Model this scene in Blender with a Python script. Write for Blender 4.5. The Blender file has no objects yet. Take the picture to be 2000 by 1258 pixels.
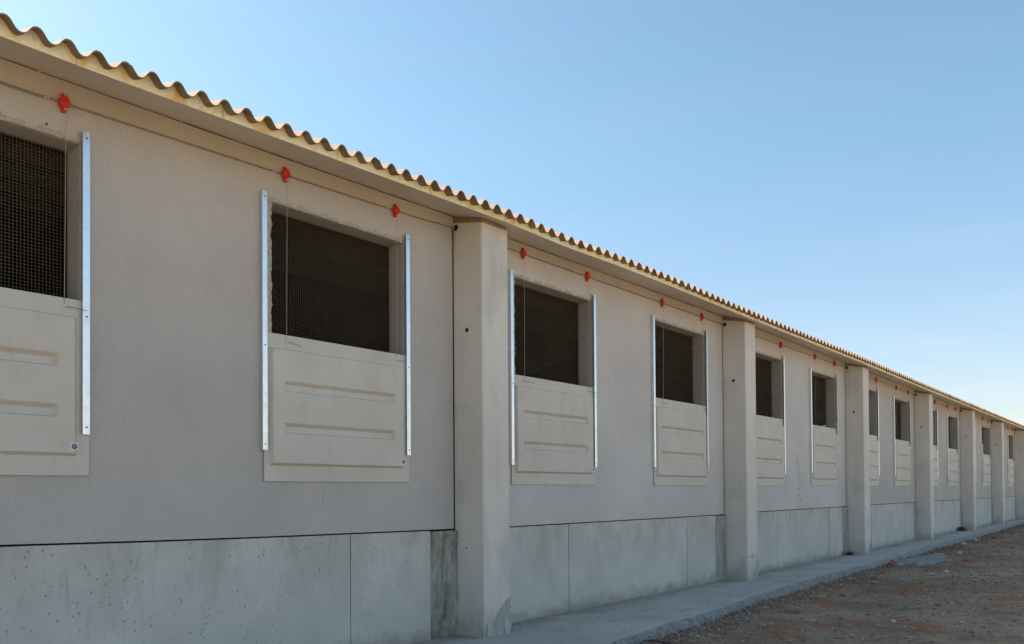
import bpy, math, random
import numpy as np
from mathutils import Matrix, Vector

# ------------------------------------------------------------------ camera, sky, sun, exposure
sc = bpy.context.scene
COL = sc.collection
ZC, D = 1.48, 5.4015
YAW, PITCH, ROLL = math.radians(38.8287), math.radians(.855), math.radians(-.4022)
F = Vector((math.cos(YAW)*math.cos(PITCH), math.sin(YAW)*math.cos(PITCH), math.sin(PITCH)))
R = Vector((math.sin(YAW), -math.cos(YAW), 0)); U = R.cross(F)
R2 = R*math.cos(ROLL) + U*math.sin(ROLL); U2 = -R*math.sin(ROLL) + U*math.cos(ROLL)
cd = bpy.data.cameras.new('camera'); cam = bpy.data.objects.new('camera', cd); COL.objects.link(cam)
M = Matrix(((R2.x, U2.x, -F.x, 0), (R2.y, U2.y, -F.y, -D), (R2.z, U2.z, -F.z, ZC), (0, 0, 0, 1)))
cam.matrix_world = M
cd.sensor_width = 36; cd.sensor_fit = 'HORIZONTAL'; cd.lens = 1614/2000*36
cd.shift_y = (936.67-629)/2000
cd.clip_start = .05; cd.clip_end = 6000
sc.camera = cam

SUN_AZ, SUN_EL = math.radians(112), math.radians(45)      # azimuth from +X towards +Y
SD = Vector((math.cos(SUN_AZ)*math.cos(SUN_EL), math.sin(SUN_AZ)*math.cos(SUN_EL), math.sin(SUN_EL)))
w = bpy.data.worlds.new('World'); sc.world = w; w.use_nodes = True
wn = w.node_tree.nodes; wl = w.node_tree.links
bg = wn['Background']; sky = wn.new('ShaderNodeTexSky'); sky.sky_type = 'NISHITA'; sky.sun_disc = False
sky.sun_elevation = SUN_EL; sky.sun_rotation = math.pi/2 - SUN_AZ
sky.air_density = 1.0; sky.dust_density = 1.3; sky.ozone_density = .5; sky.altitude = 200
tint = wn.new('ShaderNodeMix'); tint.data_type = 'RGBA'; tint.blend_type = 'MULTIPLY'; tint.inputs[0].default_value = 1
wl.new(sky.outputs[0], tint.inputs[6]); 
tc = wn.new('ShaderNodeTexCoord'); sx = wn.new('ShaderNodeSeparateXYZ'); wl.new(tc.outputs['Generated'], sx.inputs[0])
mr = wn.new('ShaderNodeMapRange'); mr.inputs[1].default_value = .02; mr.inputs[2].default_value = .38; wl.new(sx.outputs[2], mr.inputs[0])
tm = wn.new('ShaderNodeMix'); tm.data_type = 'RGBA'; tm.inputs[6].default_value = (.98, .88, .88, 1); tm.inputs[7].default_value = (.98, 1.145, 1.075, 1)
wl.new(mr.outputs[0], tm.inputs[0])
mpn = wn.new('ShaderNodeMapping'); mpn.inputs['Scale'].default_value = (1.5, 1.5, 9); wl.new(tc.outputs['Generated'], mpn.inputs[0])
cn = wn.new('ShaderNodeTexNoise'); cn.inputs['Scale'].default_value = 2.2; cn.inputs['Detail'].default_value = 6; wl.new(mpn.outputs[0], cn.inputs['Vector'])
cr = wn.new('ShaderNodeMapRange'); cr.inputs[1].default_value = .5; cr.inputs[2].default_value = .75; cr.inputs[4].default_value = .16; wl.new(cn.outputs['Fac'], cr.inputs[0])
cm = wn.new('ShaderNodeMix'); cm.data_type = 'RGBA'; cm.inputs[7].default_value = (1.5, 1.25, 1.12, 1); wl.new(cr.outputs[0], cm.inputs[0]); wl.new(tm.outputs[2], cm.inputs[6])
wl.new(cm.outputs[2], tint.inputs[7])
wl.new(tint.outputs[2], bg.inputs[0]); bg.inputs[1].default_value = .135
sl = bpy.data.lights.new('sun', 'SUN'); sl.energy = 5.0; sl.angle = math.radians(.5); sl.color = (1, .94, .83)
so = bpy.data.objects.new('sun', sl); COL.objects.link(so); so.rotation_euler = SD.to_track_quat('Z', 'Y').to_euler()
so.location = (0, 20, 20)
sc.view_settings.view_transform = 'Standard'; sc.view_settings.look = 'None'
sc.view_settings.gamma = 1; sc.view_settings.exposure = .6
try: sc.view_settings.use_curve_mapping = False
except Exception: pass
rnd = random.Random(7)

# ------------------------------------------------------------------ materials
class NT:
    def __init__(s, name, rough=.8, metal=0, spec=.5):
        s.m = bpy.data.materials.new(name); s.m.use_nodes = True; s.t = s.m.node_tree
        s.b = s.t.nodes['Principled BSDF']; s.b.inputs['Roughness'].default_value = rough
        s.b.inputs['Metallic'].default_value = metal; s.b.inputs['Specular IOR Level'].default_value = spec
        s.co = s.n('ShaderNodeTexCoord').outputs['Object']
    def n(s, t, **k):
        x = s.t.nodes.new(t)
        for a, b in k.items(): setattr(x, a, b)
        return x
    def l(s, a, b): s.t.links.new(a, b)
    def mapping(s, scale=(1, 1, 1), loc=(0, 0, 0)):
        m = s.n('ShaderNodeMapping'); m.inputs['Scale'].default_value = scale; m.inputs['Location'].default_value = loc
        s.l(s.co, m.inputs[0]); return m.outputs[0]
    def noise(s, scale, detail=4, rough=.55, vec=None, dist=0):
        x = s.n('ShaderNodeTexNoise'); x.inputs['Scale'].default_value = scale; x.inputs['Detail'].default_value = detail
        x.inputs['Roughness'].default_value = rough; x.inputs['Distortion'].default_value = dist
        s.l(vec or s.co, x.inputs['Vector']); return x.outputs['Fac']
    def voro(s, scale, vec=None, feature='F1', out='Distance'):
        x = s.n('ShaderNodeTexVoronoi', feature=feature); x.inputs['Scale'].default_value = scale
        s.l(vec or s.co, x.inputs['Vector']); return x.outputs[out]
    def ramp(s, fac, a, b, va=0., vb=1.):
        x = s.n('ShaderNodeMapRange'); x.inputs[1].default_value = a; x.inputs[2].default_value = b
        x.inputs[3].default_value = va; x.inputs[4].default_value = vb; s.l(fac, x.inputs[0]); return x.outputs[0]
    def math(s, op, a, b):
        x = s.n('ShaderNodeMath', operation=op)
        for i, v in enumerate((a, b)):
            if hasattr(v, 'links'): s.l(v, x.inputs[i])
            else: x.inputs[i].default_value = v
        return x.outputs[0]
    def mix(s, fac, a, b, mode='MIX'):
        x = s.n('ShaderNodeMix', data_type='RGBA', blend_type=mode)
        if hasattr(fac, 'links'): s.l(fac, x.inputs[0])
        else: x.inputs[0].default_value = fac
        for v, i in ((a, 6), (b, 7)):
            if hasattr(v, 'links'): s.l(v, x.inputs[i])
            else: x.inputs[i].default_value = (*v, 1)
        return x.outputs[2]
    def col(s, c):
        if hasattr(c, 'links'): s.l(c, s.b.inputs['Base Color'])
        else: s.b.inputs['Base Color'].default_value = (*c, 1)
    def bump(s, h, dist=.002, strength=1., prev=None):
        x = s.n('ShaderNodeBump'); x.inputs['Distance'].default_value = dist; x.inputs['Strength'].default_value = strength
        s.l(h, x.inputs['Height'])
        if prev is not None: s.l(prev, x.inputs['Normal'])
        s.l(x.outputs[0], s.b.inputs['Normal']); return x.outputs[0]
    def sep(s):
        x = s.n('ShaderNodeSeparateXYZ'); s.l(s.co, x.inputs[0]); return x.outputs

def wall_material(name, base, grain=.05, speck=0.):
    t = NT(name, .88, spec=.25)
    dk = tuple(c*.86 for c in base); lt = tuple(min(1, c*1.09) for c in base)
    c = t.mix(t.ramp(t.noise(.7, 5, .6), .3, .7), dk, lt)
    c = t.mix(t.ramp(t.noise(3.3, 6, .6, t.mapping((1, 1, .45))), .5, .85, 0, .22), c, tuple(x*.8 for x in base))
    c = t.mix(t.ramp(t.noise(1.9, 6, .65, t.mapping((1.6, 1, .16), (5, 0, 8)), .3), .56, .74, 0, .2), c, tuple(min(1, x*1.16) for x in base))
    c = t.mix(t.ramp(t.noise(14, 5, .7), .55, .75, 0, .16), c, tuple(x*.8 for x in base))
    fine = t.noise(260, 3, .7)
    c = t.mix(t.ramp(fine, .35, .65, 0, grain*4), c, tuple(x*.72 for x in base))
    if speck:
        sp = t.voro(62)
        c = t.mix(t.ramp(sp, .12, .42, speck*.8, 0), c, tuple(min(1, x*1.5) for x in base))
        c = t.mix(t.ramp(t.noise(48, 3, .6), .52, .66, 0, speck), c, tuple(x*.62 for x in base))
    chip = t.voro(2.4)                       # rare pale chips in the face
    c = t.mix(t.ramp(chip, .014, .022, .8, 0), c, (.6, .58, .54))
    t.col(c)
    n1 = t.bump(t.noise(60, 5, .6), .0025)
    t.bump(fine, .0012, 1, n1)
    return t.m
M_wall = wall_material('wall_face_concrete', (.515, .474, .435), .055, .22)
M_wall2 = wall_material('speckled_wall_concrete', (.60, .555, .52), .06, .42)
M_wall3 = wall_material('pale_wall_concrete', (.60, .56, .525), .05, .12)
M_beam = wall_material('beam_concrete', (.555, .475, .37))
M_reveal = wall_material('reveal_concrete', (.42, .38, .33), .08)

def chip_material():
    t = NT('chipped_mortar', .95, spec=.2)
    t.col(t.mix(t.ramp(t.noise(55, 5, .7), .35, .65), (.36, .31, .25), (.54, .49, .42)))
    t.bump(t.noise(70, 6, .7), .008)
    return t.m
M_chip = chip_material()

def pillar_material():
    t = NT('pillar_concrete', .8, spec=.3)
    c = t.mix(t.ramp(t.noise(1.1, 5, .6), .3, .7), (.61, .56, .49), (.71, .655, .585))
    c = t.mix(t.ramp(t.noise(2.6, 4, .55, t.mapping((1, 1, .6), (3, 1, 7))), .56, .72, 0, .35), c, (.33, .31, .29))
    z = t.sep()[2]
    gr = t.math('ADD', z, t.ramp(t.noise(5.5, 6, .7), .2, .8, .22, -.22))
    c = t.mix(t.ramp(gr, .16, .42, .6, 0), c, (.33, .30, .25))
    c = t.mix(t.ramp(t.noise(3.5, 6, .7, t.mapping((2, 2, .12), (1, 4, 0)), .3), .57, .72, 0, .28), c, (.40, .37, .33))
    p = t.voro(7.5); c = t.mix(t.ramp(p, .018, .03, .75, 0), c, (.12, .11, .1))
    t.col(c); n = t.bump(t.noise(35, 5, .5), .0015); t.bump(t.noise(300, 2, .6), .0006, 1, n)
    return t.m
M_pillar = pillar_material()

def plinth_material():
    t = NT('plinth_concrete', .75, spec=.35)
    z = t.sep()[2]
    c = t.mix(t.ramp(t.noise(1.3, 6, .6), .3, .7), (.485, .463, .415), (.615, .59, .535))
    st = t.noise(2.6, 6, .7, t.mapping((1.0, 1, .45)), .5)
    msk = t.math('MULTIPLY', t.ramp(st, .42, .66), t.ramp(z, .5, 1.12, 0, 1))
    c = t.mix(t.math('MULTIPLY', msk, .62), c, (.30, .275, .225))
    rn = t.noise(17, 5, .75, t.mapping((1, 1, .16), (2, 0, 3)), 1.2)
    c = t.mix(t.math('MULTIPLY', t.ramp(rn, .55, .72, 0, .55), t.ramp(z, .25, 1.1, .15, 1)), c, (.24, .235, .22))
    mp = t.mapping((1, 1, .55))
    p = t.voro(42, mp); sel = t.ramp(t.noise(7, 3, .6), .5, .56)
    pit = t.math('MULTIPLY', t.ramp(p, .11, .2, 1, 0), sel)
    p2 = t.voro(13, mp); pit2 = t.ramp(p2, .04, .07, 1, 0)
    pits = t.math('MAXIMUM', pit, pit2)
    c = t.mix(t.math('MULTIPLY', pits, .64), c, (.12, .12, .115))
    gr = t.math('ADD', z, t.ramp(t.noise(4.5, 6, .7), .2, .8, .13, -.13))
    c = t.mix(t.ramp(gr, .13, .27, .65, 0), c, (.27, .235, .19))
    t.col(c)
    n = t.bump(t.math('MULTIPLY', pits, -1), .004); t.bump(t.noise(40, 5, .6), .0016, 1, n)
    return t.m
M_plinth = plinth_material()

def mortar_material(name, a, b, sc_=9):
    t = NT(name, .92, spec=.2)
    n = t.noise(sc_, 7, .68, t.mapping((1, 1, .4)), .6)
    c = t.mix(t.ramp(n, .36, .62), a, b)
    c = t.mix(t.ramp(t.noise(3.2, 5, .6, t.mapping((1.5, 1, .6), (5, 2, 1)), .8), .55, .66, 0, .8), c, (.45, .45, .42))
    t.col(c); t.bump(t.noise(22, 7, .7, t.mapping((1, 1, .5))), .012)
    return t.m
M_infill_pale = mortar_material('pale_infill_mortar', (.27, .255, .215), (.42, .41, .365), 6)
M_infill = mortar_material('stained_infill_mortar', (.17, .16, .125), (.40, .38, .33))
M_patch = mortar_material('repair_mortar', (.34, .33, .305), (.43, .415, .38), 20)

def slab_material():
    t = NT('walkway_concrete', .85, spec=.3)
    c = t.mix(t.ramp(t.noise(1.2, 6, .62), .3, .7), (.41, .395, .35), (.54, .52, .465))
    st = t.noise(2.2, 5, .6, t.mapping((.5, 2.2, 1)), .5)
    c = t.mix(t.ramp(st, .55, .75, 0, .6), c, (.33, .25, .19))
    c = t.mix(t.ramp(t.noise(30, 4, .6, t.mapping((.5, 1.6, 1))), .6, .72, 0, .4), c, (.2, .2, .19))
    so_ = t.math('ADD', t.sep()[1], t.ramp(t.noise(2.6, 6, .7), .2, .8, -.35, .35))
    c = t.mix(t.ramp(so_, -.42, -.08, 0, .55), c, (.30, .215, .15))
    c = t.mix(t.ramp(t.noise(5, 7, .75, t.mapping((.6, 1.5, 1), (3, 3, 3))), .54, .7, 0, .4), c, (.25, .24, .215))
    t.col(c); n = t.bump(t.noise(9, 7, .62), .012); t.bump(t.noise(90, 3, .6), .002, 1, n)
    return t.m
M_slab = slab_material()
def slab_edge_material():
    t = NT('walkway_edge_concrete', .9, spec=.3)
    c = t.mix(t.ramp(t.noise(14, 6, .7), .35, .65), (.22, .215, .195), (.40, .395, .365))
    t.col(c); t.bump(t.noise(24, 7, .7), .03)
    return t.m
M_slabedge = slab_edge_material()

def dirt_material():
    t = NT('reddish_dirt', .95, spec=.15)
    c = t.mix(t.ramp(t.noise(.55, 7, .62), .32, .68), (.265, .152, .088), (.45, .335, .225))
    c = t.mix(t.ramp(t.noise(1.1, 5, .6, t.mapping((1, 1, 1), (4, 9, 2)), .5), .52, .62, 0, .85), c, (.38, .155, .07))
    c = t.mix(t.ramp(t.noise(1.7, 5, .65, t.mapping((1, 1.4, 1), (14, 3, 2)), .6), .6, .70, 0, .6), c, (.33, .31, .28))
    c = t.mix(t.ramp(t.noise(2.3, 6, .7, t.mapping((1, 1.6, 1), (7, 1, 2))), .52, .7, 0, .7), c, (.12, .085, .055))
    c = t.mix(t.ramp(t.noise(16, 6, .7), .5, .75, 0, .6), c, (.12, .075, .05))
    c = t.mix(t.ramp(t.noise(95, 4, .75), .52, .66, 0, .55), c, (.38, .32, .26))
    c = t.mix(t.ramp(t.noise(70, 4, .75, t.mapping((1, 1, 1), (3, 3, 3))), .56, .7, 0, .6), c, (.07, .045, .035))
    pale = t.mix(t.ramp(t.noise(.8, 6, .65), .3, .7), (.50, .385, .265), (.60, .475, .34))  # outer ground, out of view, made paler to bounce warm light onto the walls
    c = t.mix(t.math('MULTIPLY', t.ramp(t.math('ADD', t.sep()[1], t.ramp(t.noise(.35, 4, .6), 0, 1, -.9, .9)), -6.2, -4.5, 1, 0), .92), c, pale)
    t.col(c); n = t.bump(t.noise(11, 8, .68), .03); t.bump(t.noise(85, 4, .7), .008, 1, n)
    return t.m
M_dirt = dirt_material()
def stone_material(name, c1, c2):
    t = NT(name, .9, spec=.2)
    t.col(t.mix(t.noise(18, 5, .6), c1, c2)); t.bump(t.noise(60, 4, .6), .004)
    return t.m
M_st_grey = stone_material('grey_stone', (.20, .17, .14), (.38, .33, .275))
M_st_brown = stone_material('brown_stone', (.15, .08, .05), (.33, .2, .14))
M_st_white = stone_material('pale_stone', (.42, .4, .36), (.7, .68, .62))

def simple(name, c, rough=.6, metal=0, var=.15, scale=20, bump=.0005, spec=.5):
    t = NT(name, rough, metal, spec)
    t.col(t.mix(t.ramp(t.noise(scale, 4, .6), .3, .7), tuple(x*(1-var) for x in c), tuple(min(1, x*(1+var)) for x in c)))
    if bump: t.bump(t.noise(scale*3, 3, .5), bump)
    return t.m
def shutter_material():
    t = NT('cream_fibreglass', .6, spec=.3)
    c = t.mix(t.ramp(t.noise(2.2, 5, .6), .3, .7), (.555, .505, .43), (.625, .58, .505))
    c = t.mix(t.ramp(t.noise(9, 4, .6, t.mapping((1, 1, .3))), .55, .8, 0, .35), c, (.42, .38, .31))
    oi = t.n('ShaderNodeObjectInfo').outputs['Random']
    c = t.mix(t.ramp(oi, 0, 1, 0, .16), c, (.40, .37, .32))
    c = t.mix(t.ramp(t.noise(5, 6, .7, t.mapping((1, 1, .5), (2, 5, 1)), .5), .57, .75, 0, .3), c, (.40, .35, .28))
    t.col(c); t.bump(t.noise(9, 3, .5), .004); return t.m
M_shutter = shutter_material()
def galv():
    t = NT('galvanised_steel', .3, 1.0)
    v = t.voro(38, out='Color'); x = t.n('ShaderNodeSeparateColor'); t.l(v, x.inputs[0])
    t.col(t.mix(x.outputs[0], (.745, .765, .785), (.785, .80, .82)))
    r = t.ramp(t.noise(14, 4, .6), .3, .7, .2, .42); t.l(r, t.b.inputs['Roughness']); return t.m
M_galv = galv()
M_red = simple('red_plastic', (.60, .035, .02), .42, var=.06)
M_bolt = simple('zinc_bolt', (.72, .68, .6), .4, .8)
M_dark = simple('dark_hole', (.012, .012, .012), .9, bump=0)
M_cable = simple('steel_cable', (.27, .235, .19), .6, .4)
M_wire = simple('netting_wire', (.215, .165, .105), .7, .2, bump=0)
M_cord = simple('pull_cord_wire', (.42, .38, .32), .55, .3)
M_knob = simple('white_plastic', (.75, .73, .68), .4)
M_sticker = simple('white_sticker', (.62, .62, .66), .35, var=.03)
M_ink = simple('dark_ink', (.03, .032, .03), .5)
M_board = simple('wedge_board_wood', (.30, .205, .12), .8, scale=9, var=.3)
M_hose = simple('black_rubber', (.012, .012, .013), .45)
M_weed = simple('dry_weed_leaf', (.075, .085, .04), .7, var=.4, scale=30)
M_litter = simple('dry_leaf', (.10, .075, .05), .9, var=.4)
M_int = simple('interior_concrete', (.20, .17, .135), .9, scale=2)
M_shadow = simple('interior_shade_tone', (.06, .05, .04), .95, scale=2)  # interior shade put into the colour of rear wall and rear roof underside
M_ceil_shade = simple('ceiling_shade_tone', (.17, .135, .095), .9, scale=3)  # indoor roof underside darkened in colour, standing in for interior shade
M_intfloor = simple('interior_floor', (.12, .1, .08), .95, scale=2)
M_scratch = simple('dark_scuff', (.27, .24, .215), .95)
def soffit_material():
    t = NT('smooth_soffit_sheet', .34, spec=.5)
    c = t.mix(t.ramp(t.noise(.9, 4, .5), .3, .7), (.62, .545, .43), (.68, .605, .49))
    t.col(c); t.bump(t.noise(3, 2, .5), .002); return t.m
M_soffit = soffit_material()
def foam_material():
    t = NT('yellowed_foam_edge', .85, spec=.2)
    c = t.mix(t.ramp(t.noise(2.1, 4, .55), .35, .65), (.98, .83, .48), (1.0, .93, .68))
    c = t.mix(t.ramp(t.noise(6.5, 5, .6, None, .6), .52, .68, 0, .8), c, (.85, .52, .13))
    z = t.noise(30, 5, .6); c = t.mix(t.ramp(z, .5, .75, 0, .4), c, (.62, .45, .22))
    t.col(c); t.bump(t.noise(45, 5, .6), .006); return t.m
M_foam = foam_material()
def tile_materials():
    t = NT('terracotta_tile_top', .85, spec=.2)
    c = t.mix(t.ramp(t.noise(3, 5, .6), .3, .7), (.43, .265, .18), (.53, .345, .235))
    t.col(c); t.bump(t.noise(60, 4, .6), .002)
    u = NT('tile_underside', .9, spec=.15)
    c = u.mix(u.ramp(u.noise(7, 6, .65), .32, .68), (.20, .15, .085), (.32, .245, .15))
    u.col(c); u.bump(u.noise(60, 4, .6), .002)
    return t.m, u.m
M_tile, M_tileu = tile_materials()

# ------------------------------------------------------------------ mesh helpers
class MB:
    def __init__(s): s.v = []; s.f = []; s.mi = []
    def vert(s, *p): s.v.append(p); return len(s.v)-1
    def face(s, idx, m=0): s.f.append(tuple(idx)); s.mi.append(m)
    def quad(s, a, b, c, d, m=0):
        i = len(s.v); s.v += [a, b, c, d]; s.face((i, i+1, i+2, i+3), m)
    def box(s, x0, x1, y0, y1, z0, z1, m=0):
        i = len(s.v)
        s.v += [(x, y, z) for z in (z0, z1) for y in (y0, y1) for x in (x0, x1)]
        for q in ((0, 2, 3, 1), (4, 5, 7, 6), (0, 1, 5, 4), (2, 6, 7, 3), (0, 4, 6, 2), (1, 3, 7, 5)):
            s.face([i+k for k in q], m)
    def tube(s, pts, r, n=6, m=0, cap=True):
        pts = [Vector(p) for p in pts]; rings = []
        for k, p in enumerate(pts):
            d = (pts[min(k+1, len(pts)-1)] - pts[max(k-1, 0)]).normalized()
            a = d.orthogonal().normalized() if abs(d.z) > .9 else d.cross(Vector((0, 0, 1))).normalized()
            b = d.cross(a); rr = r[k] if isinstance(r, (list, tuple)) else r
            i = len(s.v); rings.append(i)
            for j in range(n):
                t = 2*math.pi*j/n; q = p + a*math.cos(t)*rr + b*math.sin(t)*rr; s.v.append(tuple(q))
        for A, B in zip(rings, rings[1:]):
            for j in range(n): s.face((A+j, A+(j+1) % n, B+(j+1) % n, B+j), m)
        if cap:
            s.face([rings[0]+j for j in range(n)][::-1], m); s.face([rings[-1]+j for j in range(n)], m)
    def build(s, name, mats, parent=None, smooth=False, bevel=0, fix=False):
        me = bpy.data.meshes.new(name); me.from_pydata(s.v, [], s.f)
        if not isinstance(mats, (list, tuple)): mats = [mats]
        for m in mats: me.materials.append(m)
        if len(mats) > 1: me.polygons.foreach_set('material_index', s.mi)
        if smooth: me.polygons.foreach_set('use_smooth', [True]*len(s.f))
        me.validate(); me.update()
        if fix:
            import bmesh
            bm = bmesh.new(); bm.from_mesh(me); bmesh.ops.remove_doubles(bm, verts=bm.verts, dist=1e-5)
            bmesh.ops.recalc_face_normals(bm, faces=bm.faces); bm.to_mesh(me); bm.free()
        o = bpy.data.objects.new(name, me); COL.objects.link(o)
        if parent: o.parent = parent
        if bevel:
            b = o.modifiers.new('bevel', 'BEVEL'); b.width = bevel; b.segments = 2; b.limit_method = 'ANGLE'; b.angle_limit = math.radians(25)
        return o
def tag(o, label=None, cat=None, group=None, kind=None):
    if label: o['label'] = label
    if cat: o['category'] = cat
    if group: o['group'] = group
    if kind: o['kind'] = kind
    return o
def interp(tab):
    xs = [a for a, _ in tab]; ys = [b for _, b in tab]
    def f(x):
        if x <= xs[0]: return ys[0] + (x-xs[0])*(ys[1]-ys[0])/(xs[1]-xs[0])*.5
        return float(np.interp(x, xs, ys))
    return f

# ------------------------------------------------------------------ the building's levels along its length
PL = [5.835, 11.89, 17.89, 23.76, 29.66, 35.3, 41.05, 46.9]; PW, PD = .385, .365
zplinth = interp([(1.9, 1.178), (2.66, 1.160), (3.64, 1.143), (5.84, 1.119), (6.68, 1.110), (11.6, 1.103), (13.2, 1.115), (20, 1.122), (47, 1.13)])
zwalltop = interp([(1.9, 4.078), (2.6, 4.087), (3.5, 4.098), (5.8, 4.141), (6.67, 4.129), (11.9, 4.158), (13.2, 4.172), (17.9, 4.152), (23.7, 4.11), (29.6, 4.095), (35, 4.07), (47, 4.04)])
zcable = interp([(1.9, 3.925), (2.29, 3.929), (3.9, 3.966), (5.08, 3.99), (5.83, 4.02), (6.9, 4.012), (8.14, 4.012), (9.96, 4.02), (11.15, 4.018), (14.2, 4.024), (16, 4.036), (17.2, 4.04), (20.1, 4.01), (22, 3.992), (23, 3.98), (47, 3.95)])
E0 = .53                                     # eave overhang of the roof panels
zeave = interp([(1.71, 3.938), (2.1, 3.940), (3.04, 3.957), (4.0, 3.978), (4.97, 3.996), (5.98, 4.012), (6.97, 4.000), (8.0, 4.02), (9.03, 4.025), (11, 4.013), (12.9, 4.006), (17.1, 4.007), (21.5, 3.980), (27.2, 3.960), (39.6, 3.926), (50, 3.91)])
zslab = interp([(0, .12), (10, .12), (17.5, .132), (24, .158), (30, .172), (47, .178)])
def soff(x, y):                              # underside of the roof panel
    s = (zwalltop(x)-zeave(x))/E0
    return zwalltop(x) + s*y if y <= 0 else zwalltop(x) + .215*y
barn = bpy.data.objects.new('livestock_barn', None); COL.objects.link(barn); barn.location = (0, 0, 0)
tag(barn, 'long low concrete barn with corrugated tile roof, pillars and sliding shutters', 'barn')

# windows: rail outer edges, opening top, shutter bottom, rail bottoms
WIN = [(.86, 2.40, 3.713, 1.600, 1.857), (3.672, 5.215, 3.730, 1.572, 1.810), (6.665, 8.280, 3.745, 1.556, 1.761), (9.665, 11.290, 3.765, 1.549, 1.792),
       (12.78, 14.355, 3.765, 1.553, 1.763), (15.70, 17.26, 3.745, 1.555, 1.80), (18.68, 20.238, 3.735, 1.560, 1.785), (21.60, 23.16, 3.722, 1.562, 1.787),
       (24.6, 26.28, 3.722, 1.57, 1.79), (27.64, 29.12, 3.705, 1.57, 1.79), (30.55, 32.05, 3.70, 1.577, 1.79), (33.36, 34.92, 3.700, 1.577, 1.79),
       (36.2, 37.7, 3.69, 1.58, 1.79), (39.08, 40.5, 3.690, 1.58, 1.79)]
def opening(wd): return wd[0]+.108, wd[1]-.04, 2.5, wd[2]

# --- wall panels with rough-edged openings
def wall_panel(x0, x1, wins, mat):
    g = MB(); OUT = .075; TH = .17
    def zb(x): return zplinth(x)+.012
    def zt(x): return zcable(x)-.002
    rects = []
    for wd in wins:
        a, b, zl, zh = opening(wd); rects.append((a-OUT, b+.03, zl-OUT, zh+OUT, a, b, zl, zh))
    cuts = [x0]
    for r in rects: cuts += [r[0], r[1]]
    cuts.append(x1)
    for i in range(0, len(cuts)-1):
        a, b = cuts[i], cuts[i+1]; n = max(1, int((b-a)/.4))
        xs = [a+(b-a)*k/n for k in range(n+1)]
        for p, q in zip(xs, xs[1:]):
            if i % 2 == 0: g.quad((p, 0, zb(p)), (q, 0, zb(q)), (q, 0, zt(q)), (p, 0, zt(p)))
            else:
                r = rects[i//2]
                g.quad((p, 0, zb(p)), (q, 0, zb(q)), (q, 0, r[2]), (p, 0, r[2]))
                g.quad((p, 0, r[3]), (q, 0, r[3]), (q, 0, zt(q)), (p, 0, zt(p)))
    for (oa, ob, ozl, ozh, a, b, zl, zh) in rects:
        def loop(xa, xb, za, zb_, y, jit):
            pts = []
            nx, nz = 64, 54; wob = y == -.0005
            sides = [((xa, za), (xb, za), nx), ((xb, za), (xb, zb_), nz), ((xb, zb_), (xa, zb_), nx), ((xa, zb_), (xa, za), nz)]
            for si, (p, q, n) in enumerate(sides):
                for k in range(n):
                    t = k/n; x = p[0]+(q[0]-p[0])*t; z = p[1]+(q[1]-p[1])*t; yy = y
                    if jit and k > 0:
                        d = jit*(rnd.gauss(0, 1)*.5 + .9*math.sin(t*37+si*2+a)*math.sin(t*13+a*3))
                        d = max(-1.8*jit, min(1.8*jit, d))
                        if si == 1: x += d*.35
                        elif si == 2: z += d*.7
                        elif si == 3: x += d*1.1
                        yy = y - max(0, rnd.gauss(0, 1))*jit*.5*(1 if si == 2 else .35)
                    if wob and k > 0:
                        f = .02*math.sin(t*23+a+si)*math.sin(t*57+si*3+a*2)+rnd.uniform(-.008, .012)
                        if si == 2: z -= .012+f*.9
                        elif si == 3: x += .012+f*.6
                        elif si == 1: x -= .003
                    pts.append(g.vert(x, yy, z))
            return pts
        Ls = [(loop(oa, ob, ozl, ozh, 0, 0), 0), (loop(a-.040, b+.018, zl-.04, zh+.040, -.0005, 0), 0),
              (loop(a-.018, b+.010, zl-.02, zh+.020, 0, .007), 1), (loop(a, b, zl, zh, .0, .006), 1), (loop(a+.004, b-.004, zl, zh-.004, .02, .0), 2), (loop(a+.004, b-.004, zl, zh-.004, TH+.02, 0), 2)]
        for (A, _), (B, m) in zip(Ls, Ls[1:]):
            n = len(A)
            for j in range(n): g.face((A[j], A[(j+1) % n], B[(j+1) % n], B[j]), m)
        # inner back face of the panel round the opening, so no light leaks
    for (p, q) in ((x0, x0), (x1, x1)):
        g.quad((p, 0, zb(p)), (p, 0, zt(p)), (p, TH+.02, zt(p)), (p, TH+.02, zb(p)))
    g.quad((x0, 0, zb(x0)), (x1, 0, zb(x1)), (x1, TH, zb(x1)), (x0, TH, zb(x0)))
    # back skin
    Y = TH+.02
    xb = [x0]
    for r in rects: xb += [r[4]+.004, r[5]-.004]
    xb.append(x1)
    for i in range(len(xb)-1):
        p, q = xb[i], xb[i+1]
        if i % 2 == 0: g.quad((p, Y, 1.1), (q, Y, 1.1), (q, Y, 4.2), (p, Y, 4.2), 2)
        else:
            r = rects[i//2]
            g.quad((p, Y, 1.1), (q, Y, 1.1), (q, Y, r[6]), (p, Y, r[6]), 2); g.quad((p, Y, r[7]-.004), (q, Y, r[7]-.004), (q, Y, 4.2), (p, Y, 4.2), 2)
    return g.build('wall_panel', [mat, M_chip, M_reveal], barn)

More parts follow.
